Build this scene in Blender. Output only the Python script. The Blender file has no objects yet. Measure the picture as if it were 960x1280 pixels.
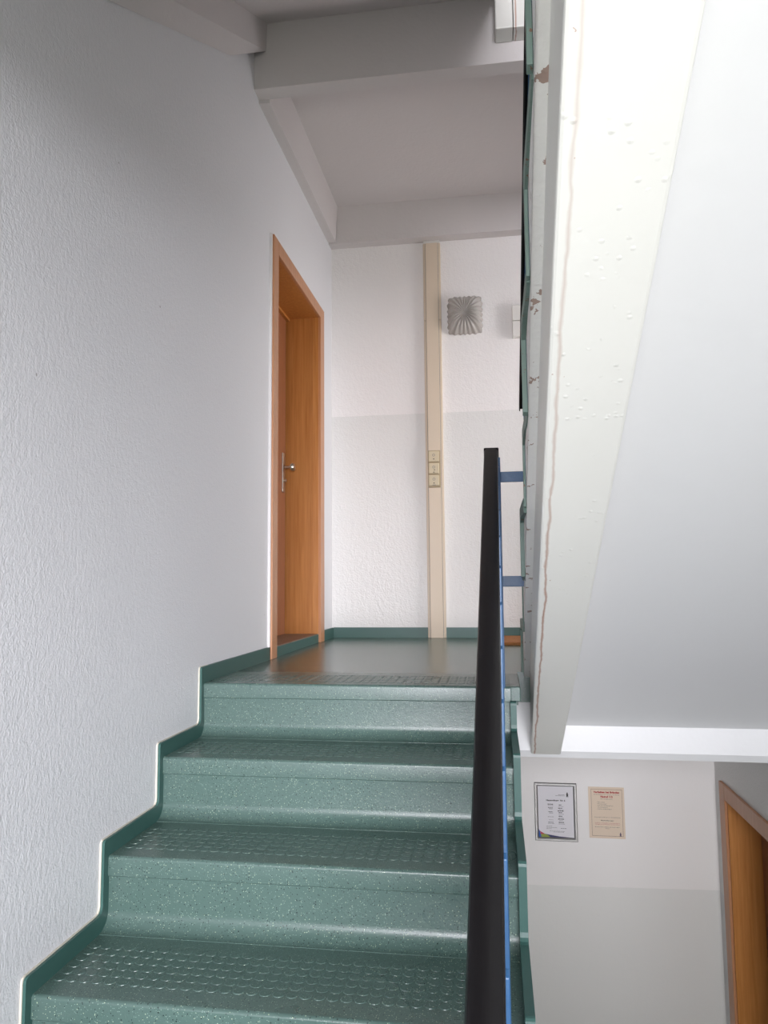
import bpy, bmesh, math
from math import sin, cos, pi, radians as rad
from mathutils import Vector, Matrix

S = bpy.context.scene
COL = S.collection

# ------------------------------------------------------------------ camera
R_, T_ = 0.1829, 0.3224            # riser, tread of the staircase
SL = R_ / T_                       # slope
D = 2.157                          # back wall
W = 2.287                          # right wall
CAM = Vector((1.0449, -2.5683, 0.3525))
yaw, pitch, roll = 0.1476, 0.0931, -0.0085
fw = Vector((-sin(yaw) * cos(pitch), cos(yaw) * cos(pitch), sin(pitch)))
rt = Vector((cos(yaw), sin(yaw), 0)); up = rt.cross(fw)
rt2 = rt * cos(roll) + up * sin(roll); up2 = up * cos(roll) - rt * sin(roll)
cd = bpy.data.cameras.new('camera'); cam = bpy.data.objects.new('camera', cd); COL.objects.link(cam)
M = Matrix((rt2, up2, -fw)).transposed().to_4x4(); M.translation = CAM
cam.matrix_world = M
cd.sensor_fit = 'VERTICAL'; cd.sensor_height = 36.0; cd.lens = 932.15 / 1280 * 36.0
cd.clip_start = 0.02
S.camera = cam

# ------------------------------------------------------------------ light
S.view_settings.view_transform = 'Standard'; S.view_settings.look = 'None'
S.view_settings.exposure = 0.05; S.view_settings.gamma = 1.0
S.view_settings.use_curve_mapping = False
wd = bpy.data.worlds.new('sky'); S.world = wd; wd.use_nodes = True
wd.node_tree.nodes['Background'].inputs['Color'].default_value = (0.75, 0.87, 1.0, 1)
wd.node_tree.nodes['Background'].inputs['Strength'].default_value = 0.6


def area(name, loc, direction, sx, sy, energy, color, spread=180):
    l = bpy.data.lights.new(name, 'AREA'); l.shape = 'RECTANGLE'; l.size = sx; l.size_y = sy
    l.energy = energy; l.color = color; l.spread = rad(spread)
    o = bpy.data.objects.new(name, l); COL.objects.link(o); o.location = loc
    o.rotation_euler = Vector(direction).to_track_quat('-Z', 'Y').to_euler()
    return o


# daylight outside the stairwell window of the half landing behind the camera: open sky and sunlit ground
area('sky_light', (2.6, -10.5, 1.0), (-0.15, 1.0, -0.09), 6.0, 4.0, 2650, (0.955, 0.95, 1.0))
area('ground_light', (1.15, -8.5, -3.2), (0.0, 0.75, 0.66), 7.0, 5.0, 950, (0.985, 1.0, 0.88))
area('entrance_fill', (1.55, -4.7, -2.2), (0.0, 1.0, 0.05), 1.2, 1.0, 18, (1.0, 0.98, 0.98))  # unseen lamp added to brighten the wall of the floor below

# added fill for the landing, shining in through the glazed door on the right
area('landing_fill', (3.5, 1.45, 1.5), (-1.0, 0.25, 0.06), 1.6, 2.0, 62, (1.0, 0.96, 0.95), 125)

# ------------------------------------------------------------------ materials


def lin(c):
    return tuple((x / 255 / 12.92) if x / 255 <= 0.04045 else ((x / 255 + 0.055) / 1.055) ** 2.4 for x in c) + (1,)


class NT:
    def __init__(s, name):
        s.m = bpy.data.materials.new(name); s.m.use_nodes = True
        s.t = s.m.node_tree; s.b = s.t.nodes['Principled BSDF']

    def n(s, kind, **kw):
        o = s.t.nodes.new(kind)
        for k, v in kw.items():
            if k.startswith('i_'):
                key = k[2:]
                o.inputs[int(key) if key.isdigit() else key].default_value = v
            else:
                setattr(o, k, v)
        return o

    def l(s, a, b):
        s.t.links.new(a, b)

    def pos(s):
        return s.n('ShaderNodeNewGeometry').outputs['Position']

    def mapped(s, scale):
        mp = s.n('ShaderNodeMapping'); mp.inputs['Scale'].default_value = scale
        s.l(s.pos(), mp.inputs['Vector']); return mp.outputs['Vector']

    def noise(s, vec, scale, detail=3, rough=.5):
        o = s.n('ShaderNodeTexNoise'); o.inputs['Scale'].default_value = scale
        o.inputs['Detail'].default_value = detail; o.inputs['Roughness'].default_value = rough
        s.l(vec, o.inputs['Vector']); return o.outputs['Fac']

    def ramp(s, fac, stops):
        o = s.n('ShaderNodeValToRGB'); e = o.color_ramp.elements
        while len(e) < len(stops):
            e.new(.5)
        for i, (p, c) in enumerate(stops):
            e[i].position = p; e[i].color = c if len(c) == 4 else tuple(c) + (1,)
        s.l(fac, o.inputs['Fac']); return o.outputs['Color']

    def mix(s, fac, a, b, mode='MIX'):
        o = s.n('ShaderNodeMix', data_type='RGBA', blend_type=mode)
        for v, k in ((fac, 0), (a, 6), (b, 7)):
            if hasattr(v, 'node'):
                s.l(v, o.inputs[k])
            else:
                o.inputs[k].default_value = v
        return o.outputs[2]

    def math(s, op, a, b=0.0, clamp=False):
        o = s.n('ShaderNodeMath', operation=op, use_clamp=clamp)
        for v, k in ((a, 0), (b, 1)):
            if hasattr(v, 'node'):
                s.l(v, o.inputs[k])
            else:
                o.inputs[k].default_value = v
        return o.outputs[0]

    def bump(s, h, dist, strength=1.0):
        o = s.n('ShaderNodeBump'); o.inputs['Distance'].default_value = dist
        o.inputs['Strength'].default_value = strength
        s.l(h, o.inputs['Height']); s.l(o.outputs['Normal'], s.b.inputs['Normal'])

    def set(s, color=None, rough=None, metal=None, spec=None):
        for v, k in ((color, 'Base Color'), (rough, 'Roughness'), (metal, 'Metallic'), (spec, 'Specular IOR Level')):
            if v is None:
                continue
            if hasattr(v, 'node'):
                s.l(v, s.b.inputs[k])
            else:
                s.b.inputs[k].default_value = v
        return s.m


def plain(name, rgb, rough=.5, metal=0.0, spec=.5):
    n = NT(name); return n.set(lin(rgb), rough, metal, spec)


def wall_paint(name, upper, lower, zline, ru, rl, bump_d, chip=150):
    n = NT(name)
    p = n.pos(); sep = n.n('ShaderNodeSeparateXYZ'); n.l(p, sep.inputs[0])
    big = n.noise(p, 1.1, 2)
    wob = n.math('MULTIPLY', n.math('SUBTRACT', n.noise(p, 14, 2), .5), .008)
    low = n.math('LESS_THAN', n.math('ADD', sep.outputs['Z'], wob), zline)
    c = n.mix(low, lin(upper), lin(lower))
    c = n.mix(n.math('MULTIPLY', big, .10), c, lin((205, 203, 206)))
    v = n.n('ShaderNodeTexVoronoi'); v.inputs['Scale'].default_value = 5.5; n.l(p, v.inputs['Vector'])
    vr = n.n('ShaderNodeSeparateColor'); n.l(v.outputs['Color'], vr.inputs[0])
    spot = n.math('MULTIPLY', n.math('LESS_THAN', v.outputs['Distance'], n.math('MULTIPLY', n.noise(p, 40, 2), .045)), n.math('GREATER_THAN', vr.outputs[0], .6))
    c = n.mix(n.math('MULTIPLY', spot, .5), c, lin((120, 104, 96)))
    ro = n.math('ADD', n.math('MULTIPLY', low, rl - ru), ru)
    h = n.math('ADD', n.noise(p, chip, 2, .45), n.math('MULTIPLY', n.noise(n.mapped((1, 1, .72)), chip * .42, 2), 1.2))
    n.bump(h, bump_d)
    return n.set(c, ro)


M_wall = wall_paint('woodchip_paint', (226, 226, 229), (226, 226, 229), -5, .48, .48, .0013, 190)
M_back = wall_paint('back_wall_paint', (222, 217, 216), (206, 207, 204), 1.432, .6, .32, .0035, 120)
M_rwall = wall_paint('side_wall_paint', (236, 234, 232), (228, 226, 226), -1.44, .6, .45, .002)
M_ceil = wall_paint('ceiling_paint', (208, 202, 201), (208, 202, 201), -50, .75, .75, .0012, 60)
M_conc = wall_paint('concrete_paint', (221, 221, 222), (221, 221, 222), -50, .6, .6, .0006, 40)


def low_wall():
    # back wall, both storeys: gloss dado below 1.43 above the landing and again on the floor below
    n = NT('back_wall_dado_paint')
    p = n.pos(); sep = n.n('ShaderNodeSeparateXYZ'); n.l(p, sep.inputs[0]); z = sep.outputs['Z']
    wob = n.math('MULTIPLY', n.math('SUBTRACT', n.noise(p, 14, 2), .5), .006)
    zz = n.math('ADD', z, wob)
    a = n.math('MULTIPLY', n.math('LESS_THAN', zz, 1.432), n.math('GREATER_THAN', z, -.1))
    b = n.math('LESS_THAN', n.math('SUBTRACT', zz, n.math('MULTIPLY', n.math('SUBTRACT', sep.outputs['X'], 1.2), .02)), -1.461)
    low = n.math('MAXIMUM', a, b)
    c = n.mix(low, lin((240, 236, 235)), lin((228, 226, 224)))
    ro = n.math('ADD', n.math('MULTIPLY', low, -.28), .62)
    h = n.math('ADD', n.noise(p, 110, 2, .45), n.math('MULTIPLY', n.noise(n.mapped((1, 1, .6)), 45, 2), 1.2))
    hb = n.math('MULTIPLY', h, n.math('ADD', n.math('MULTIPLY', n.math('GREATER_THAN', z, -.1), .75), .25))
    n.bump(hb, .0022)
    return n.set(c, ro)


M_back = low_wall()


def rib_paint():
    # thick white concrete paint with a rusty crack running along the soffit rib
    n = NT('rust_streaked_paint')
    p = n.pos(); sep = n.n('ShaderNodeSeparateXYZ'); n.l(p, sep.inputs[0])
    y = sep.outputs['Y']
    wob = n.math('MULTIPLY', n.math('SUBTRACT', n.noise(n.mapped((.2, 1, .2)), 9, 3), .5), .016)
    x0 = n.math('ADD', n.math('ADD', n.math('MULTIPLY', y, .0125), 1.1745), wob)
    d = n.math('ABSOLUTE', n.math('SUBTRACT', sep.outputs['X'], x0))
    wid = n.math('ADD', n.math('MULTIPLY', n.noise(n.mapped((1, 6, 1)), 6, 3), .008), .0005)
    line = n.math('SUBTRACT', 1.0, n.math('DIVIDE', d, wid), True)
    fade = n.ramp(n.math('ADD', n.math('MULTIPLY', y, .5), .9), [(0.05, (.3,) * 3), (.35, (.5,) * 3), (.62, (1,) * 3)])
    fac = n.math('MULTIPLY', line, fade)
    spots = n.math('GREATER_THAN', n.noise(p, 70, 2), .73)
    band = n.math('LESS_THAN', d, .012)
    fac = n.math('MAXIMUM', fac, n.math('MULTIPLY', n.math('MULTIPLY', spots, band), .6))
    c = n.mix(n.math('MULTIPLY', fac, .85), lin((220, 219, 214)), lin((150, 92, 60)))
    v = n.n('ShaderNodeTexVoronoi'); v.inputs['Scale'].default_value = 55; n.l(p, v.inputs['Vector'])
    blobs = n.math('SUBTRACT', 1.0, n.math('MULTIPLY', v.outputs['Distance'], 3.5), True)
    blobs = n.math('MULTIPLY', blobs, n.math('GREATER_THAN', n.noise(p, 11, 2), .56))
    n.bump(n.math('ADD', n.math('MULTIPLY', n.noise(p, 40, 3), .4), blobs), .0009)
    return n.set(c, .42)


M_rib = rib_paint()


def side_paint():
    n = NT('chipped_edge_paint')
    p = n.pos()
    chips = n.math('GREATER_THAN', n.noise(n.mapped((1, 1, 1)), 26, 4, .65), .625)
    c = n.mix(n.math('MULTIPLY', chips, .75), lin((224, 222, 220)), lin((126, 82, 58)))
    n.bump(n.noise(p, 60, 3), .003)
    return n.set(c, .55)


M_side = side_paint()


def speckled(name, rgb, rough, amount=1.0):
    n = NT(name); p = n.pos()
    c = n.mix(n.math('MULTIPLY', n.noise(p, 5, 3), .35), lin(rgb), lin(tuple(int(x * .86) for x in rgb)))
    for sc, thr, lo, col in ((165, .24, .70, (16, 30, 32)), (190, .21, .78, (176, 192, 166)), (120, .20, .84, (12, 22, 26)), (260, .25, .72, (140, 164, 152))):
        v = n.n('ShaderNodeTexVoronoi'); v.inputs['Scale'].default_value = sc; n.l(p, v.inputs['Vector'])
        sx = n.n('ShaderNodeSeparateColor'); n.l(v.outputs['Color'], sx.inputs[0])
        f = n.math('MULTIPLY', n.math('LESS_THAN', v.outputs['Distance'], thr), n.math('GREATER_THAN', sx.outputs[0], lo))
        c = n.mix(n.math('MULTIPLY', f, .8 * amount), c, lin(col))
    if amount > .5:
        n.bump(n.noise(p, 220, 2), .0004)
    ro = n.math('ADD', n.math('MULTIPLY', n.noise(p, 3, 2), .08 * amount), rough - .04 * amount)
    return n.set(c, ro)


M_pvc = speckled('speckled_green_pvc', (80, 103, 97), .28)
M_land = speckled('landing_green_pvc', (68, 92, 83), .24, .25)
M_skirt = plain('dark_green_skirting', (56, 92, 86), .42)
M_seal = plain('cream_sealant', (208, 202, 188), .6)


def chipped_green():
    n = NT('chipped_green_edge'); p = n.pos()
    f = n.math('GREATER_THAN', n.noise(p, 30, 4, .7), .63)
    c = n.mix(n.math('MULTIPLY', f, .8), lin((104, 124, 116)), lin((110, 66, 44)))
    n.bump(n.noise(p, 50, 3), .002); return n.set(c, .55)


M_chip = chipped_green()


def wood(name, a, b, rough=.38, scale=(38, 38, 1.6)):
    n = NT(name)
    v = n.mapped(scale)
    f = n.noise(v, 1.6, 4, .6); g = n.noise(n.mapped((scale[0] * 5, scale[1] * 5, scale[2] * 2)), 1.5, 2)
    c = n.ramp(n.math('ADD', n.math('MULTIPLY', f, .75), n.math('MULTIPLY', g, .25)), [(.3, lin(a)), (.7, lin(b))])
    n.bump(g, .0003)
    return n.set(c, rough)


M_wood = wood('beech_veneer', (176, 110, 48), (204, 140, 76))
M_case = wood('veneer_cool_lit', (178, 122, 84), (198, 144, 106))  # beech again, pinker and duller: bluish reflected light put into the colour
M_leaf = wood('reddish_door_veneer', (142, 88, 58), (164, 106, 72))
M_thr = wood('worn_threshold', (108, 88, 76), (134, 110, 94), .5, (8, 40, 40))
M_edge = plain('white_door_gasket', (226, 222, 222), .5)
M_steel = plain('brushed_nickel', (206, 202, 192), .3, 1.0)
M_dark = plain('dark_gap', (14, 12, 11), .8)
M_black = NT('black_pvc_handrail')
M_black.bump(M_black.noise(M_black.mapped((60, 6, 6)), 4, 2), .0002)
M_black = M_black.set(lin((14, 12, 14)), .42, None, .28)


def blue():
    n = NT('chipped_blue_paint'); p = n.pos()
    f = n.math('GREATER_THAN', n.noise(p, 55, 4, .7), .68)
    c = n.mix(n.math('MULTIPLY', f, .5), lin((44, 86, 128)), lin((96, 130, 158)))
    n.bump(n.noise(p, 40, 3), .0012); return n.set(c, .4)


M_blue = blue()
M_beige = plain('beige_plastic', (216, 199, 178), .45)
M_beige2 = plain('beige_switch', (205, 190, 160), .4)
M_white = plain('white_plastic', (222, 219, 214), .45)
M_ink = plain('dark_print', (44, 42, 42), .7)
M_inkl = plain('grey_print', (120, 116, 118), .7)
M_red = plain('red_print', (176, 40, 48), .7)
M_paper = plain('white_paper', (224, 220, 226), .5)
M_cream = plain('cream_paper', (226, 206, 186), .6)
M_alu = plain('silver_frame', (168, 166, 166), .45, .8)


def glassy():
    n = NT('pressed_glass'); b = n.b
    b.inputs['Transmission Weight'].default_value = .42
    b.inputs['IOR'].default_value = 1.45
    return n.set(lin((214, 208, 202)), .14)


M_glass = glassy()


def pane_mat():
    n = NT('window_glass'); out = n.t.nodes['Material Output']
    tr = n.n('ShaderNodeBsdfTransparent'); gl = n.n('ShaderNodeBsdfGlossy'); gl.inputs['Roughness'].default_value = .02
    mx = n.n('ShaderNodeMixShader'); mx.inputs[0].default_value = .06
    n.l(tr.outputs[0], mx.inputs[1]); n.l(gl.outputs[0], mx.inputs[2]); n.l(mx.outputs[0], out.inputs['Surface'])
    return n.m


M_pane = pane_mat()


def coir():
    n = NT('brown_coir'); v = n.mapped((20, 160, 160))
    c = n.ramp(n.noise(v, 2, 3, .7), [(.3, lin((110, 66, 30))), (.7, lin((190, 128, 74)))])
    n.bump(n.noise(n.pos(), 260, 2), .004); return n.set(c, .9)


M_coir = coir()

# ------------------------------------------------------------------ mesh helpers


def new(name, me, mat, parent=None):
    o = bpy.data.objects.new(name, me); COL.objects.link(o)
    if mat is not None and not len(me.materials):
        me.materials.append(mat)
    if parent is not None:
        o.parent = parent
    return o


def tomesh(name, bm):
    bmesh.ops.recalc_face_normals(bm, faces=bm.faces)
    me = bpy.data.meshes.new(name); bm.to_mesh(me); bm.free(); return me


def add_box(bm, x0, x1, y0, y1, z0, z1):
    m = Matrix.Translation(((x0 + x1) / 2, (y0 + y1) / 2, (z0 + z1) / 2)) @ Matrix.Diagonal((x1 - x0, y1 - y0, z1 - z0, 1))
    return bmesh.ops.create_cube(bm, size=1, matrix=m)['verts']


def add_prism(bm, poly, x0, x1, shear=0.0):
    """poly in (y,z) extruded along x; shear: x shift of the low-x side per metre of y"""
    a = [bm.verts.new((x0 + shear * y, y, z)) for y, z in poly]
    b = [bm.verts.new((x1, y, z)) for y, z in poly]
    bm.faces.new(a); bm.faces.new(b[::-1])
    n = len(poly)
    for i in range(n):
        bm.faces.new((a[i], a[(i + 1) % n], b[(i + 1) % n], b[i]))


def add_prism_y(bm, poly, y0, y1):
    a = [bm.verts.new((x, y0, z)) for x, z in poly]; b = [bm.verts.new((x, y1, z)) for x, z in poly]
    bm.faces.new(a); bm.faces.new(b[::-1]); n = len(poly)
    for i in range(n):
        bm.faces.new((a[i], a[(i + 1) % n], b[(i + 1) % n], b[i]))


def add_sweep(bm, prof, p0, p1):
    """profile (x,z offsets) swept straight from p0 to p1"""
    a = [bm.verts.new((p0[0] + x, p0[1], p0[2] + z)) for x, z in prof]
    b = [bm.verts.new((p1[0] + x, p1[1], p1[2] + z)) for x, z in prof]
    bm.faces.new(a); bm.faces.new(b[::-1]); n = len(prof)
    for i in range(n):
        bm.faces.new((a[i], a[(i + 1) % n], b[(i + 1) % n], b[i]))


def add_cyl(bm, c, axis, r, h, seg=20, r2=None):
    q = Vector(axis).to_track_quat('Z', 'Y').to_matrix().to_4x4()
    return bmesh.ops.create_cone(bm, cap_ends=True, segments=seg, radius1=r, radius2=r if r2 is None else r2, depth=h,
                                 matrix=Matrix.Translation(c) @ q)['verts']


def obj(name, build, mat, parent=None, bevel=0.0, smooth=False, seg=2):
    bm = bmesh.new(); build(bm); o = new(name, tomesh(name, bm), mat, parent)
    if bevel:
        md = o.modifiers.new('bevel', 'BEVEL'); md.width = bevel; md.segments = seg; md.limit_method = 'ANGLE'; md.angle_limit = rad(35)
    if smooth:
        for p in o.data.polygons:
            p.use_smooth = True
        md = o.modifiers.new('split', 'EDGE_SPLIT'); md.split_angle = rad(32)
    return o


def box(name, b, mat, parent=None, bevel=0.0):
    return obj(name, lambda bm: add_box(bm, *b), mat, parent, bevel)


def boxes(name, bs, mat, parent=None, bevel=0.0):
    def f(bm):
        for b in bs:
            add_box(bm, *b)
    return obj(name, f, mat, parent, bevel)


def structure(o):
    o['kind'] = 'structure'; return o


def thing(name, label, cat, loc=(0, 0, 0), group=None):
    o = bpy.data.objects.new(name, None); COL.objects.link(o); o.empty_display_size = .1
    o['label'] = label; o['category'] = cat
    if group:
        o['group'] = group
    o.location = loc
    o['_loc'] = loc
    return o


def settle(root):
    """parts are modelled in world coordinates: make them relative to the thing's base"""
    inv = Matrix.Translation(-Vector(root.location))
    for ch in list(root.children):
        ch.matrix_parent_inverse = inv
    if '_loc' in root:
        del root['_loc']


# ------------------------------------------------------------------ room shell
ZB, ZT = -2.928, 4.5
YF = -3.72
structure(boxes('wall_left', [(-.22, 0, YF, .868, ZB, ZT), (-.22, 0, .868, 1.765, 1.972, ZT), (-.22, 0, .868, 1.765, ZB, 0), (-.22, 0, 1.765, D + .2, ZB, ZT)], M_wall))
structure(boxes('wall_back', [(0, W, D, D + .2, ZB, ZT)], M_back))
structure(boxes('wall_right', [(W, W + .22, YF, 1.03, ZB, ZT), (W, W + .22, 1.03, 1.93, -.865, 0), (W, W + .22, 1.03, 1.93, 2.03, ZT), (W, W + .22, 1.93, D + .2, ZB, ZT)], M_rwall))
WX0, WX1, WZ0, WZ1 = .15, 2.10, -.60, 1.18
structure(boxes('wall_front', [(-.22, WX0, YF - .25, YF, ZB, ZT), (WX1, W + .22, YF - .25, YF, ZB, ZT), (WX0, WX1, YF - .25, YF, -1.66, WZ0), (WX0, .95, YF - .25, YF, ZB, -1.66), (WX0, WX1, YF - .25, YF, WZ1, 1.75), (WX0, WX1, YF - .25, YF, 4.15, ZT)], M_rwall))
structure(box('ceiling', (-.22, W + .22, YF - .25, D + .2, ZT, ZT + .1), M_ceil))

for wn, wz0, wz1 in (('window_1', WZ0, WZ1), ('window_2', 1.75, 4.15)):     # behind the camera; upper one added, reaching low to let more light in
    win = bpy.data.objects.new(wn, None); COL.objects.link(win); structure(win)
    boxes('frame', [(WX0, WX0 + .07, YF - .2, YF - .13, wz0, wz1), (WX1 - .07, WX1, YF - .2, YF - .13, wz0, wz1), (WX0 + .07, WX1 - .07, YF - .2, YF - .13, wz0, wz0 + .07),
                    (WX0 + .07, WX1 - .07, YF - .2, YF - .13, wz1 - .07, wz1), (1.09, 1.16, YF - .2, YF - .13, wz0 + .07, wz1 - .07)], M_white, win, .004)
    box('pane', (WX0 + .07, 1.09, YF - .168, YF - .162, wz0 + .07, wz1 - .07), M_pane, win)
    box('pane', (1.16, WX1 - .07, YF - .168, YF - .162, wz0 + .07, wz1 - .07), M_pane, win)

added_door = bpy.data.objects.new('added_door_3', None); COL.objects.link(added_door); structure(added_door)      # unseen glazed entrance, added to let light reach the lower wall
boxes('frame', [(.95, 1.03, YF - .2, YF - .12, ZB, -1.66), (WX1 - .08, WX1, YF - .2, YF - .12, ZB, -1.66), (1.03, WX1 - .08, YF - .2, YF - .12, ZB, ZB + .1), (1.03, WX1 - .08, YF - .2, YF - .12, -1.74, -1.66)], M_white, added_door, .004)
box('pane', (1.03, WX1 - .08, YF - .168, YF - .162, ZB + .1, -1.74), M_pane, added_door)

added_door = bpy.data.objects.new('added_door_4', None); COL.objects.link(added_door); structure(added_door)      # flat door hidden by the return flight; glazing added to let fill light in
boxes('frame', [(W + .06, W + .12, 1.03, 1.10, 0, 2.03), (W + .06, W + .12, 1.86, 1.93, 0, 2.03), (W + .06, W + .12, 1.10, 1.86, 0, .12), (W + .06, W + .12, 1.10, 1.86, 1.95, 2.03)], M_wood, added_door, .004)
box('pane', (W + .088, W + .094, 1.10, 1.86, .12, 1.95), M_pane, added_door)

# upper landing seen from below: slab with a rib on each side (the ceiling over our landing)
ceil = structure(box('ceiling', (0, W, .60, D, 2.815, 2.928), M_ceil))
obj('front_beam', lambda bm: add_prism(bm, [(.53, 2.6), (.60, 2.594), (.64, 2.815), (.64, 2.928), (.53, 2.928)], 0, W), M_ceil, ceil)
obj('rear_beam', lambda bm: add_prism(bm, [(D, 2.578), (2.066, 2.574), (2.045, 2.815), (D, 2.815)], 0, W), M_ceil, ceil)
obj('side_beam', lambda bm: add_prism_y(bm, [(0, 2.578), (.052, 2.576), (.066, 2.815), (0, 2.815)], .60, 2.05), M_ceil, ceil)

obj('edge_block', lambda bm: add_box(bm, 1.094, 1.168, .44, .53, 2.69, 2.928), M_rib, ceil, .006)
obj('edge_block', lambda bm: add_box(bm, 1.171, 1.27, .445, .53, 2.692, 2.928), M_rib, ceil, .004)

# our landing
floor = structure(boxes('floor', [(0, W, .415, D, -.115, 0), (0, 1.118, .34, .415, -.115, 0)], M_land))
obj('front_beam', lambda bm: add_prism(bm, [(.53, -.10), (.53, -.322), (.552, -.352), (.72, -.352), (.76, -.10)], 1.105, W), M_conc, floor)
obj('underside_slab', lambda bm: add_box(bm, .0, W, .76, D, -.16, -.115), M_conc, floor)
structure(box('floor', (0, W, YF, -2.262, -1.62, -1.464), M_land))        # half landing the photographer stands on
structure(box('floor', (0, W, YF, -2.262, 1.25, 1.464), M_conc))          # half landing above
structure(box('floor', (0, W, YF, D, ZB - .1, ZB), M_land))               # floor one storey below

# ------------------------------------------------------------------ stair flights


def step_profile(tread, cove=.044, s0=.006):
    pts = [(s0 - cove, -R_ - .004), (s0 - cove, -R_ + .0012)]
    for i in range(1, 9):
        a = -pi / 2 + i / 8 * pi / 2
        pts.append((s0 - cove + cove * cos(a), -R_ + .0012 + cove + cove * sin(a)))
    pts += [(s0, -.053), (.0022, -.0525), (0, -.050)]
    for i in range(6):
        a = pi - i / 5 * pi / 2
        pts.append((.009 + .009 * cos(a), -.009 + .009 * sin(a)))
    pts += [(tread, 0), (tread, -.010), (.014, -.016), (.012, -.03), (.012, -R_ - .004)]
    return pts


def stud_mesh():
    bm = bmesh.new(); r, h, n = .0138, .0017, 14
    rings = []
    for rr, z in ((r, 0), (r * .97, h * .7), (r * .86, h)):
        rings.append([bm.verts.new((rr * cos(2 * pi * i / n), rr * sin(2 * pi * i / n), z)) for i in range(n)])
    for a, b in zip(rings, rings[1:]):
        for i in range(n):
            bm.faces.new((a[i], a[(i + 1) % n], b[(i + 1) % n], b[i]))
    bm.faces.new(rings[-1])
    me = tomesh('stud', bm); me.materials.append(M_pvc); return me


STUD = stud_mesh()
PITCH = .0305


def stud_rows(y0, z, rows, single, parent, mat=None, xr=1.075):
    """round studs moulded on a tread: single = how many front rows are objects of their own"""
    far = bmesh.new(); any_far = False
    cols = int((xr - .03) / PITCH)
    for j in range(rows):
        for i in range(cols):
            p = Vector((.034 + i * PITCH, y0 + j * PITCH, z - .0002))
            if j < single:
                o = bpy.data.objects.new('stud', STUD); COL.objects.link(o); o.parent = parent; o.location = p
            else:
                n0 = len(far.verts); far.from_mesh(STUD); far.verts.ensure_lookup_table()
                for v in far.verts[n0:]:
                    v.co += p
                any_far = True
    if any_far:
        o = new('stud_pattern', tomesh('stud_pattern', far), mat or M_pvc, parent); o['kind'] = 'stuff'
    else:
        far.free()


stairs = thing('staircase', 'speckled green PVC covered stair flight with studded treads climbing to the landing', 'staircase', (.55, -2.26, -1.464))
for k in range(8):
    tl = .34 if k == 0 else T_ + .03
    pr = [(-k * T_ + a, -k * R_ + z) for a, z in step_profile(tl)]
    st = obj('step', lambda bm: add_prism(bm, pr, .011, 1.085), M_pvc, stairs, smooth=True)
    if k == 0:
        stud_rows(.06, 0, 7, 0, st)
    elif k < 5:
        stud_rows(-k * T_ + .075, -k * R_, 6, 6 if k == 3 else (2 if k == 2 else 0), st)
box('nosing', (1.084, 1.1185, .0005, .34, -.05, 0), M_pvc, stairs, .004)
obj('flight_slab', lambda bm: add_prism(bm, [(.52, -.12), (.52, -.36), (.2, -.52), (-2.25, -1.9), (-2.25, -1.50), (0.05, -.21)], .002, 1.1), M_conc, stairs)


def skirt_poly(n, up_=.045, fr=.022, top_end=.34, top_up=.057):
    pts = []
    def rc(c, d1, d2, r=.012, m=3):
        for i in range(m + 1):
            t = i / m
            q = Vector(c) + Vector(d1) * r * (1 - t) ** 2 + Vector(d2) * r * t ** 2
            pts.append((q.x, q.y))
    for k in range(n - 1, -1, -1):
        y = -k * T_ - fr; zt = (-k * R_ + up_) if k else top_up
        za = -(k + 1) * R_ + up_
        rc((y, za), (-1, 0), (0, 1), .02)
        rc((y, zt), (0, -1), (1, .0), .012)
    pts.append((top_end, top_up))
    pts.append((top_end, -R_ + SL * top_end - .05)); yb = -(n - 1) * T_ - fr - .05
    pts.append((yb, SL * yb - R_ - .05)); pts.append((yb, -n * R_ + up_))
    return pts


obj('side_skirting', lambda bm: add_prism(bm, skirt_poly(7, top_end=.05), .0005, .012), M_skirt, stairs)
obj('sealant_bead', lambda bm: add_prism(bm, skirt_poly(7, .0468, .0247, .05, .058), .0002, .005), M_seal, stairs)
obj('edge_strip', lambda bm: add_prism(bm, skirt_poly(7, .042, .024, .0, -.046), 1.083, 1.103), M_skirt, stairs)
settle(stairs)

# landing skirtings
structure(box('baseboard_left', (0, .012, .05, .788, 0, .057), M_skirt))
structure(box('baseboard_left', (0, .012, 1.862, D, 0, .062), M_skirt))
structure(box('baseboard_back', (.012, .617, D - .012, D, 0, .064), M_skirt))
structure(box('baseboard_back', (.733, W - .002, D - .012, D, 0, .064), M_skirt))

# return flight on the right, rising from the landing towards the viewer
YU = .41
C0 = -.335 + SL * .53              # rib underside: z = C0 - SL*y
def zl(c, y): return c - SL * y
ret = thing('staircase', 'white painted concrete stair flight overhead on the right, seen from below with rusty chipped edge', 'staircase', (1.7, .41, 0))
NU = 7
prof = []
for j in range(NU + 1):
    y = YU - j * T_
    prof += [(y, j * R_), (y, (j + 1) * R_)]
prof.append((-2.262, (NU + 1) * R_))
CL = C0 + .25
body = prof + [(-2.262, zl(CL, -2.262)), (.46, zl(CL, .46)), (.46, 0)]
SH = .0150
obj('step_block', lambda bm: add_prism(bm, body, 1.1385, W, SH), M_side, ret)
obj('rib', lambda bm: add_prism(bm, [(.535, zl(C0, .535)), (-2.262, zl(C0, -2.262)), (-2.262, zl(C0 + .26, -2.262)), (.535, zl(C0 + .26, .535))], 1.1595, 1.284, SH), M_rib, ret, .006)
obj('rib', lambda bm: add_prism(bm, [(.535, zl(C0, .535)), (-2.262, zl(C0, -2.262)), (-2.262, zl(C0 + .26, -2.262)), (.535, zl(C0 + .26, .535))], W - .14, W), M_rib, ret, .006)
PC = C0 + .113
obj('soffit_panel', lambda bm: add_prism(bm, [(.56, zl(PC, .56)), (-2.262, zl(PC, -2.262)), (-2.262, zl(PC + .16, -2.262)), (.56, zl(PC + .16, .56))], 1.279, W - .13), M_conc, ret)
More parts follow.
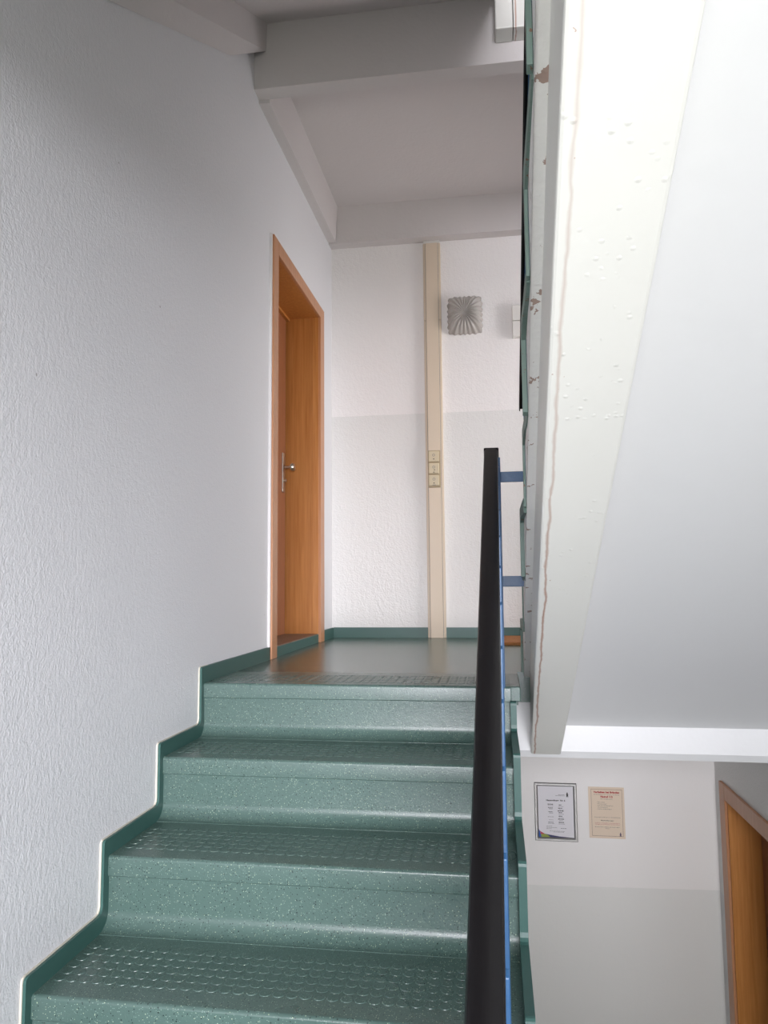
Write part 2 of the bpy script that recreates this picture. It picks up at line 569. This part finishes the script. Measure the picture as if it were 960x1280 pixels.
# green covering on the return flight and its edge strip
for j in range(NU + 1):
    pr = [(YU - j * T_ - a, (j + 1) * R_ + z + .012) for a, z in step_profile(T_ + .02)]
    obj('step', lambda bm: add_prism(bm, pr, 1.150 + SH * (YU - j * T_), W), M_pvc, ret, smooth=True)


def edge_piece(j):
    y = YU - j * T_
    import random
    rn = random.Random(j * 7 + 3)
    jj = lambda s=.004: rn.uniform(-s, s)
    fo, u_ = .012, .024
    return [(y + fo + jj(), j * R_ - .004 + jj()), (y + fo + jj(), (j + .5) * R_ + jj()), (y + fo + jj(.003), (j + 1) * R_ + u_ - .012), (y + fo - .014, (j + 1) * R_ + u_),
            (y - T_ * .5, (j + 1) * R_ + u_ + jj()), (y - T_ + fo + .003 + jj(), (j + 1) * R_ + u_), (y - T_ + fo + .002, (j + 1) * R_ + .004),
            (y - T_ + .004, (j + 1) * R_ - .012 + jj(.006)), (y - T_ * .72, (j + 1) * R_ - .010 + jj(.006)), (y - T_ * .45, (j + 1) * R_ - .008 + jj(.007)), (y - T_ * .2, (j + 1) * R_ - .012 + jj(.006)),
            (y - .014, (j + 1) * R_ - .02), (y - .010 + jj(), (j + .6) * R_), (y - .012 + jj(), (j + .3) * R_), (y - .010, j * R_ - .002)]


for j in range(NU):
    pp = edge_piece(j); x0 = 1.1245 + SH * (YU - j * T_)
    dj = (0, .004, -.003, .003, -.002, .002, 0)[j]
    obj('edge_strip', lambda bm: add_prism(bm, pp, x0 + .004 + dj, x0 + .013), M_chip, ret, .001)
settle(ret)

# flight above ours, rising away to the upper landing
upf = thing('staircase', 'grey concrete stair flight at the top of the picture, its ribbed underside rising away', 'staircase', (.55, -2.26, 1.464))
zu = lambda c, y: c + SL * y
CI = 2.78 - SL * .53; CO = 2.712 - SL * .53; CP = 2.916 - SL * .53; CT = CP + .2
def prib(bm):
    y0, y1 = -2.262, .535
    q = [((.003, CO), (.056, CI), (.066, CT), (.003, CT))]
    for sec in q:
        a = [bm.verts.new((x, y0, zu(c, y0))) for x, c in sec]
        ends = (.215, .529, .529, .215)
        b = [bm.verts.new((x, e, zu(c, e))) for (x, c), e in zip(sec, ends)]
        bm.faces.new(a); bm.faces.new(b[::-1])
        for i in range(4):
            bm.faces.new((a[i], a[(i + 1) % 4], b[(i + 1) % 4], b[i]))
obj('rib', prib, M_ceil, upf)
obj('soffit_panel', lambda bm: add_prism(bm, [(-2.262, zu(CP, -2.262)), (.529, zu(CP, .529)), (.529, zu(CT, .529)), (-2.262, zu(CT, -2.262))], .05, 1.094), M_ceil, upf)
settle(upf)

# ------------------------------------------------------------------ railings
HR = [(-.0235, -.018), (-.0235, -.002), (-.021, .004), (-.015, .008), (0, .0095), (.015, .008), (.021, .004), (.0235, -.002), (.0235, -.018), (.0195, -.022), (.0195, -.012), (-.0195, -.012), (-.0195, -.022)]
rail = thing('stair_railing', 'blue steel stair railing with black plastic handrail beside the green steps', 'railing', (1.03, -2.2, -1.4))
hx = lambda y: 1.0375 + .0095 * y
c = .80
hr = obj('handrail', lambda bm: add_sweep(bm, HR, (hx(-2.2), -2.2, c + SL * -2.2), (hx(.0), .0, c)), M_black, rail, smooth=True)
obj('end_cap', lambda bm: add_prism(bm, [(-.003, c - .030), (.004, c - .030), (.004, c + .011), (-.003, c + .007)], hx(0) - .0245, hx(0) + .0265), M_black, rail, .003)
obj('top_bar', lambda bm: add_sweep(bm, [(-.018, -.022), (.018, -.022), (.018, -.012), (-.018, -.012)], (hx(-2.2), -2.2, c + SL * -2.2), (hx(-.02), -.02, c - .02 * SL)), M_blue, rail)
obj('bottom_bar', lambda bm: add_sweep(bm, [(-.012, 0), (.005, 0), (.005, .03), (-.012, .03)], (hx(-2.2), -2.2, .06 + SL * -2.2), (hx(-.02), -.02, .06 - .02 * SL)), M_blue, rail)
box('end_post', (1.036, 1.068, -.034, -.006, 0.0, c - .03), M_blue, rail, .002)
for i in range(14):
    y = -.10 - .15 * i
    zb, zt = .05 + SL * y, c - .016 + SL * y
    obj('baluster', lambda bm: add_prism(bm, [(y - .006, zb), (y + .006, zb), (y + .006, zt + .003), (y - .006, zt - .003)], hx(y) - .004, hx(y) + .027 + .001 * abs(y)), M_blue, rail, .0015)
box('cross_bar', (1.06, 1.166, .01, .018, .690, .726), M_blue, rail, .0015)
box('cross_bar', (1.06, 1.166, .01, .018, .332, .368), M_blue, rail, .0015)
boxes('bar_bracket', [(1.060, 1.068, -.02, .012, .690, .726), (1.060, 1.068, -.02, .012, .332, .368)], M_blue, rail)
for y, z in ((-.645, -.366), (-1.29, -.732), (-1.934, -1.0974)):
    box('anchor_post', (1.03, 1.046, y + .07, y + .09, z, z + .14), M_blue, rail)
settle(rail)

rail2 = thing('stair_railing', 'black handrail of the overhead return flight peeping past its chipped green edge', 'railing', (1.17, .33, 0))
c2 = .4155 + .80
zz = lambda y: c2 - SL * y
obj('handrail', lambda bm: add_sweep(bm, HR, (1.172, .33, zz(.33)), (1.158, -2.2, zz(-2.2))), M_black, rail2, smooth=True)
obj('top_bar', lambda bm: add_sweep(bm, [(-.012, -.022), (.018, -.022), (.018, -.012), (-.012, -.012)], (1.172, .31, zz(.31)), (1.158, -2.2, zz(-2.2))), M_blue, rail2)
for i in range(15):
    y = .26 - .16 * i
    k = math.floor((YU - y) / T_) + 1
    box('baluster', (1.162, 1.188, y - .006, y + .006, k * R_ + .012, zz(y) - .016), M_blue, rail2)
settle(rail2)

# ------------------------------------------------------------------ door on the landing (left wall)
d1 = bpy.data.objects.new('door_1', None); COL.objects.link(d1); structure(d1)
CX = .020
obj('casing', lambda bm: add_box(bm, .0, CX, .790, .872, 0, 2.036), M_case, d1, .003)
obj('casing', lambda bm: add_box(bm, .0, CX, 1.762, 1.856, 0, 2.036), M_case, d1, .003)
obj('casing', lambda bm: add_box(bm, .0, CX, .872, 1.762, 1.966, 2.036), M_case, d1, .003)
box('gasket', (0, .012, .779, .790, .0, 2.036), M_edge, d1)
box('jamb', (-.2, .004, .858, .872, .05, 1.972), M_wood, d1)
box('jamb', (-.2, .004, 1.762, 1.776, .05, 1.972), M_wood, d1)
box('jamb_rebate', (-.03, .006, 1.756, 1.7621, .05, 1.972), M_wood, d1, .001)
box('head_jamb', (-.2, .004, .872, 1.762, 1.966, 1.98), M_wood, d1)
boxes('door_stop', [(-.2, -.176, .872, .884, .05, 1.966), (-.2, -.176, .884, 1.762, 1.952, 1.966)], M_wood, d1)
box('leaf', (-.238, -.196, .86, 1.748, .045, 1.97), M_leaf, d1, .002)
box('gap_shade', (-.215, -.2, 1.748, 1.774, .05, 1.97), M_dark, d1)  # black strip in place of the shade in the gap beside the leaf
box('threshold', (-.2, -.0, .872, 1.762, .0, .05), M_thr, d1, .003)
box('threshold_face', (-.0, .006, .872, 1.762, .0, .047), M_skirt, d1, .001)
pl = box('handle_plate', (-.196, -.188, 1.672, 1.712, .885, 1.122), M_steel, d1, .003)
def knob(bm):
    add_cyl(bm, (-.168, 1.692, 1.035), (1, 0, 0), .009, .044, 16)
    add_cyl(bm, (-.142, 1.692, 1.035), (1, 0, 0), .017, .012, 20, .026)
    add_cyl(bm, (-.130, 1.692, 1.035), (1, 0, 0), .026, .012, 20, .022)
obj('knob', knob, M_steel, pl, smooth=True)
obj('lock_cylinder', lambda bm: add_cyl(bm, (-.182, 1.692, .955), (1, 0, 0), .010, .016, 16), M_steel, pl, smooth=True)

# door on the floor below (right wall)
d2 = bpy.data.objects.new('door_2', None); COL.objects.link(d2); structure(d2)
XR = W - .018
box('casing', (XR, W, 1.925, 2.022, ZB, -.787), M_case, d2, .003)
box('casing', (XR, W, .94, 1.035, ZB, -.787), M_case, d2, .003)
box('casing', (XR, W, 1.035, 1.925, -.868, -.787), M_case, d2, .003)
box('jamb', (W - .004, W + .2, 1.912, 1.926, ZB, -.866), M_wood, d2)
box('jamb', (W - .004, W + .2, 1.034, 1.048, ZB, -.866), M_wood, d2)
box('jamb_rebate', (W - .006, W + .035, 1.906, 1.9125, ZB, -.866), M_wood, d2, .001)
box('head_jamb', (W - .004, W + .2, 1.048, 1.912, -.872, -.860), M_wood, d2)
box('leaf', (W + .16, W + .205, 1.05, 1.91, ZB + .01, -.873), M_leaf, d2, .002)

# ------------------------------------------------------------------ things on the back wall
PX0, PX1 = .6185, .7315
duct = thing('cable_duct', 'tall beige plastic cable duct running up the white back wall from floor to beam', 'cable duct', ((PX0 + PX1) / 2, D, 0))
box('base_channel', (PX0, PX1, D - .030, D, 0, 2.035), M_beige, duct, .004)
box('base_channel', (PX0, PX1, D - .030, D, 2.038, 2.557), M_beige, duct, .004)
box('cover', (PX0 + .017, PX1 - .017, D - .036, D - .028, 0.0, .945), M_beige, duct, .002)
box('cover', (PX0 + .017, PX1 - .017, D - .036, D - .028, 1.181, 2.5555), M_beige, duct, .002)
for x in (PX0 + .0145, PX1 - .0165):
    box('cover_groove', (x, x + .002, D - .0308, D - .029, 0.0, 2.5555), M_inkl, duct)
box('top_gap', (PX0 + .004, PX1 - .004, D - .026, D, 2.557, 2.576), M_white, duct)
settle(duct)

sw = thing('switch_panel', 'triple beige push switch unit set into the cable duct', 'switch', (.672, D - .036, .945))
box('frame', (.634, .712, D - .040, D - .03, .943, 1.181), plain('shaded_beige_frame', (168, 150, 120), .5), sw, .003)  # frame colour darkened to stand for shadow lines around the buttons
syms = (1.105, 1.028, .951)
for i, z in enumerate(syms):
    b = box('button', (.638, .704, D - .050, D - .036, z + .003, z + .071), M_beige2, sw, .004)
    m = z + .045
    def ring(bm, m=m):
        vo = [bm.verts.new((.671 + r * cos(a), D - .0504, m + r * sin(a))) for r in (.0085, .0060) for a in [2 * pi * q / 20 for q in range(20)]]
        for q in range(20):
            bm.faces.new((vo[q], vo[(q + 1) % 20], vo[20 + (q + 1) % 20], vo[20 + q]))
    obj('symbol', ring, M_inkl, b)
    if i == 1:
        box('marker', (.672, .678, D - .0506, D - .0495, z + .024, z + .030), M_ink, b)
        box('marker', (.668, .674, D - .0506, D - .0495, z + .008, z + .015), M_ink, b)
    else:
        box('marker', (.668, .675, D - .0506, D - .0495, z + .017, z + .023), M_ink, b)
    if i == 2:
        box('inscription', (.661, .683, D - .0506, D - .0495, z + .006, z + .009), M_inkl, b)
settle(sw)

LX, LZ, LH = .884, 2.062, .112
lamp = thing('wall_lamp', 'square pressed glass wall lamp with ribbed scalloped shade beside the cable duct', 'lamp', (LX, D, LZ))
def shade(bm):
    n, m = 120, 16; rings = []
    for j in range(m + 1):
        q = 1 - j / m
        ring_ = []
        for i in range(n):
            a = 2 * pi * i / n
            p = 2.2 + 6 * q
            R = 1 / ((abs(cos(a)) ** p + abs(sin(a)) ** p) ** (1 / p))
            sc = 1 + .030 * q * cos(24 * a)
            rr = LH * R * sc * q
            dep = .082 * (1 - q ** 5) ** .8 - .022 * math.exp(-(q / .3) ** 2)
            dep += .006 * cos(24 * a) * sin(pi * min(1, q * 1.05)) * (1 if q > .25 else q * 4)
            ring_.append(bm.verts.new((LX + rr * cos(a), D - .012 - dep, LZ + rr * sin(a) * 1.1)))
            if j == m:
                break
        rings.append(ring_)
    back = [bm.verts.new((v.co.x, D - .004, v.co.z)) for v in rings[0]]
    for i in range(n):
        bm.faces.new((back[i], back[(i + 1) % n], rings[0][(i + 1) % n], rings[0][i]))
    for a, b in zip(rings, rings[1:]):
        for i in range(n):
            if len(b) == 1:
                bm.faces.new((a[i], a[(i + 1) % n], b[0]))
            else:
                bm.faces.new((a[i], a[(i + 1) % n], b[(i + 1) % n], b[i]))
obj('lamp_shade', shade, M_glass, lamp, smooth=False)
box('base_plate', (LX - .1, LX + .1, D - .010, D, LZ - .11, LZ + .11), plain('grey_lamp_base', (190, 188, 188), .5), lamp, .004)
obj('bulb', lambda bm: bmesh.ops.create_uvsphere(bm, u_segments=16, v_segments=10, radius=.028, matrix=Matrix.Translation((LX, D - .042, LZ))), plain('bulb_glass', (200, 206, 220), .2), lamp, smooth=True)
settle(lamp)

jb = thing('junction_box', 'small white two-part plastic box on the back wall right of the glass lamp', 'junction box', (1.26, D, 1.9))
box('cover', (1.184, 1.33, D - .046, D, 1.999, 2.098), M_white, jb, .003)
box('cover', (1.184, 1.33, D - .046, D, 1.893, 1.996), M_white, jb, .003)
settle(jb)

# paper signs on the wall of the floor below


def text(body, x, z, size, mat, parent, y, align='LEFT', width=None, name='lettering', bold=0.0):
    cu = bpy.data.curves.new(name, 'FONT'); cu.body = body; cu.size = size; cu.align_x = align; cu.resolution_u = 2
    cu.offset = bold
    t = bpy.data.objects.new(name, cu); COL.objects.link(t)
    bpy.context.view_layer.update()
    me = bpy.data.meshes.new_from_object(t); w = t.dimensions.x
    COL.objects.unlink(t); bpy.data.objects.remove(t)
    k = 1.0 if width is None else width / max(w, 1e-6)
    for v in me.vertices:
        v.co = Vector((x + v.co.x * k, y, z + v.co.y))
    me.materials.clear(); me.materials.append(mat)
    return new(name, me, mat, parent)


fr = thing('picture_frame', 'silver snap frame with printed house notice on the lower wall, left of the cream notice', 'picture frame', (1.37, D, -1.2))
FX0, FX1, FZ0, FZ1 = 1.245, 1.494, -1.200, -.862
def bar(bm, p0, p1, ax):
    # rounded snap profile with mitred ends
    prof_ = [(0, 0), (0, .010), (.004, .014), (.013, .014), (.019, .009), (.021, .004), (.021, 0)]
    a, b = [], []
    for u, dpt in prof_:
        if ax == 'l': a.append((FX0 + u, D - dpt, FZ0 + u)); b.append((FX0 + u, D - dpt, FZ1 - u))
        if ax == 'r': a.append((FX1 - u, D - dpt, FZ0 + u)); b.append((FX1 - u, D - dpt, FZ1 - u))
        if ax == 'b': a.append((FX0 + u, D - dpt, FZ0 + u)); b.append((FX1 - u, D - dpt, FZ0 + u))
        if ax == 't': a.append((FX0 + u, D - dpt, FZ1 - u)); b.append((FX1 - u, D - dpt, FZ1 - u))
    a = [bm.verts.new(q) for q in a]; b = [bm.verts.new(q) for q in b]
    for i in range(len(a)):
        bm.faces.new((a[i], a[(i + 1) % len(a)], b[(i + 1) % len(a)], b[i]))
    bm.faces.new(a); bm.faces.new(b[::-1])
for ax in 'lrbt':
    obj('frame_bar', lambda bm: bar(bm, 0, 0, ax), M_alu, fr)
PY = D - .0035
pap = box('paper', (FX0 + .018, FX1 - .018, D - .003, D - .0005, FZ0 + .018, FZ1 - .018), M_paper, fr)
LP = []
text('Hausordnung  Nr. 6', 1.370, -.969, .0125, M_ink, pap, PY, 'CENTER', .112, bold=.0005)
def bars(name, rows, mat, parent, y):
    def f(bm):
        for x0, x1, z, h in rows:
            # word-like broken strokes: print too small to read
            x = x0; q = 0
            while x < x1 - .001:
                w = min(x1 - x, (.011, .007, .015, .009)[q % 4]); add_box(bm, x, x + w, y - .0003, y + .0003, z, z + h); x += w + .0022; q += 1
    return obj(name, f, mat, parent)
rows_d = [(1.322, 1.354, -.990, .0042), (1.388, 1.404, -.993, .004), (1.384, 1.409, -1.012, .0042), (1.380, 1.415, -1.028, .0045), (1.386, 1.409, -1.037, .004), (1.386, 1.408, -1.058, .0045), (1.382, 1.416, -1.075, .004), (1.385, 1.415, -1.094, .0045), (1.324, 1.352, -1.010, .003), (1.326, 1.350, -1.033, .003), (1.324, 1.354, -1.094, .003)]
rows_l = [(1.324, 1.355, -.998, .002), (1.330, 1.352, -1.016, .003), (1.330, 1.354, -1.040, .003), (1.322, 1.356, -1.062, .002), (1.328, 1.354, -1.080, .002), (1.322, 1.358, -1.101, .002), (1.386, 1.414, -1.001, .002),
          (1.388, 1.415, -1.020, .002), (1.386, 1.415, -1.045, .002), (1.386, 1.414, -1.066, .002), (1.388, 1.412, -1.082, .002), (1.384, 1.420, -1.102, .002), (1.312, 1.345, -1.116, .0018), (1.312, 1.375, -1.124, .0018), (1.312, 1.342, -1.131, .0018),
          (1.396, 1.428, -1.128, .003), (1.33, 1.42, -1.144, .0016), (1.352, 1.416, -1.149, .0016), (1.386, 1.424, -.932, .002), (1.370, 1.424, -.938, .002)]
bars('small_print', rows_d, M_ink, pap, PY); bars('faint_print', rows_l, M_inkl, pap, PY)
def crest(bm, x, z, s, y):
    for (w, zz0, zz1) in ((.30, .9, 1.5), (.5, .55, .9), (.42, -.05, .5), (.55, -.4, -.15)):
        add_box(bm, x - w * s, x + w * s, y - .0004, y + .0004, z + zz0 * s, z + zz1 * s)
    add_cyl(bm, (x, y, z + 1.6 * s), (0, 1, 0), .22 * s, .0008, 10)
obj('crest', lambda bm: crest(bm, 1.439, -.938, .012, PY), M_ink, pap)
def flat_poly(pts, y, off=.0004):
    def f(bm):
        a = [bm.verts.new((x, y, z)) for x, z in pts]; bm.faces.new(a)
    return f
px0, px1, pz0 = FX0 + .021, FX1 - .021, FZ0 + .021
obj('blue_print', flat_poly([(px0, pz0), (px0 + .016, pz0), (px0 + .012, pz0 + .016), (px0 + .006, pz0 + .035), (px0, pz0 + .045)], PY), plain('blue_print', (30, 84, 160), .5), pap)
obj('red_print', flat_poly([(px0 + .006, pz0 + .036), (px0 + .012, pz0 + .016), (px0 + .036, pz0 + .018), (px0 + .016, pz0 + .029)], PY), plain('magenta_print', (190, 50, 80), .5), pap)
obj('green_print', flat_poly([(px0 + .016, pz0), (px0 + .068, pz0), (px0 + .052, pz0 + .012), (px0 + .036, pz0 + .018), (px0 + .012, pz0 + .016)], PY), plain('olive_print', (140, 150, 60), .5), pap)
obj('navy_print', flat_poly([(px0 + .068, pz0), (px1, pz0), (px0 + .12, pz0 + .006), (px0 + .036, pz0 + .018), (px0 + .052, pz0 + .012)], PY), plain('navy_print', (44, 40, 92), .5), pap)
settle(fr)

nt = thing('notice', 'cream paper fire notice with red heading on the lower wall, right of the silver frame', 'notice', (1.666, D, -1.17))
NX0, NX1, NZ0, NZ1 = 1.562, 1.769, -1.174, -.879
sheet = box('sheet', (NX0, NX1, D - .0015, D, NZ0, NZ1), M_cream, nt)
NY = D - .0019; NC = (NX0 + NX1) / 2
bl, br, bb, bt = NX0 + .016, NX1 - .012, NZ0 + .013, NZ1 - .013
boxes('border_line', [(bl, br, NY, NY + .0004, bt - .0014, bt), (bl, br, NY, NY + .0004, bb, bb + .0014), (bl, bl + .0014, NY, NY + .0004, bb, bt), (br - .0014, br, NY, NY + .0004, bb, bt)], plain('brown_line', (110, 76, 62), .6), sheet)
zt = NZ1
def T(s, dz, size, mat, w, x=None, al='CENTER', b=0.0):
    text(s, NC + .002 if x is None else x, zt - dz, size, mat, sheet, NY, al, w, bold=b)
T('Verhalten bei Bränden', .0345, .0150, M_red, .150, b=.0007)
T('Die Brandmeldung ist der Feuerwehr sofort über den', .0455, .0060, M_ink, .146)
T('Notruf 112', .0610, .0160, M_red, .070, b=.0007)
T('der Feuerwehr melden.', .0710, .0062, M_ink, .070)
for i, (s, w) in enumerate((('• Wer meldet?', .046), ('• Was ist passiert?', .058), ('• Wie viele Verletzte gibt es?', .094), ('• Wo ist es passiert?', .064), ('• Warten auf Rückfragen!', .086))):
    T(s, .090 + .0098 * i, .0068, M_ink, w, NX0 + .047, 'LEFT')
T('Anweisungen der Feuerwehr zur Brandbekämpfung', .176, .0064, M_ink, .150)
T('Menschenleben retten!', .195, .0072, M_ink, .074, b=.0002)
T('Die Flucht ins Treppenhaus und die Benutzung von', .209, .0064, M_red, .142)
T('Aufzügen sind bei Verqualmung nicht zulässig.', .217, .0064, M_red, .142)
T('Bis dahin Türen schließen und Fenster öffnen,', .232, .0064, M_ink, .142)
T('Ruhe bewahren', .240, .0062, M_ink, .024)
obj('crest', lambda bm: crest(bm, NX1 - .028, NZ0 + .018, .010, NY), plain('purple_print', (84, 66, 96), .6), sheet)
settle(nt)

# door mat in front of the hidden right-hand door of the landing
mat_ = obj('door_mat', lambda bm: add_box(bm, 1.02, 1.68, 1.60, 2.10, 0.0, .018), M_coir, None, .004)
mat_['label'] = 'brown coir door mat on the green landing, glimpsed between railing and overhead flight'; mat_['category'] = 'mat'
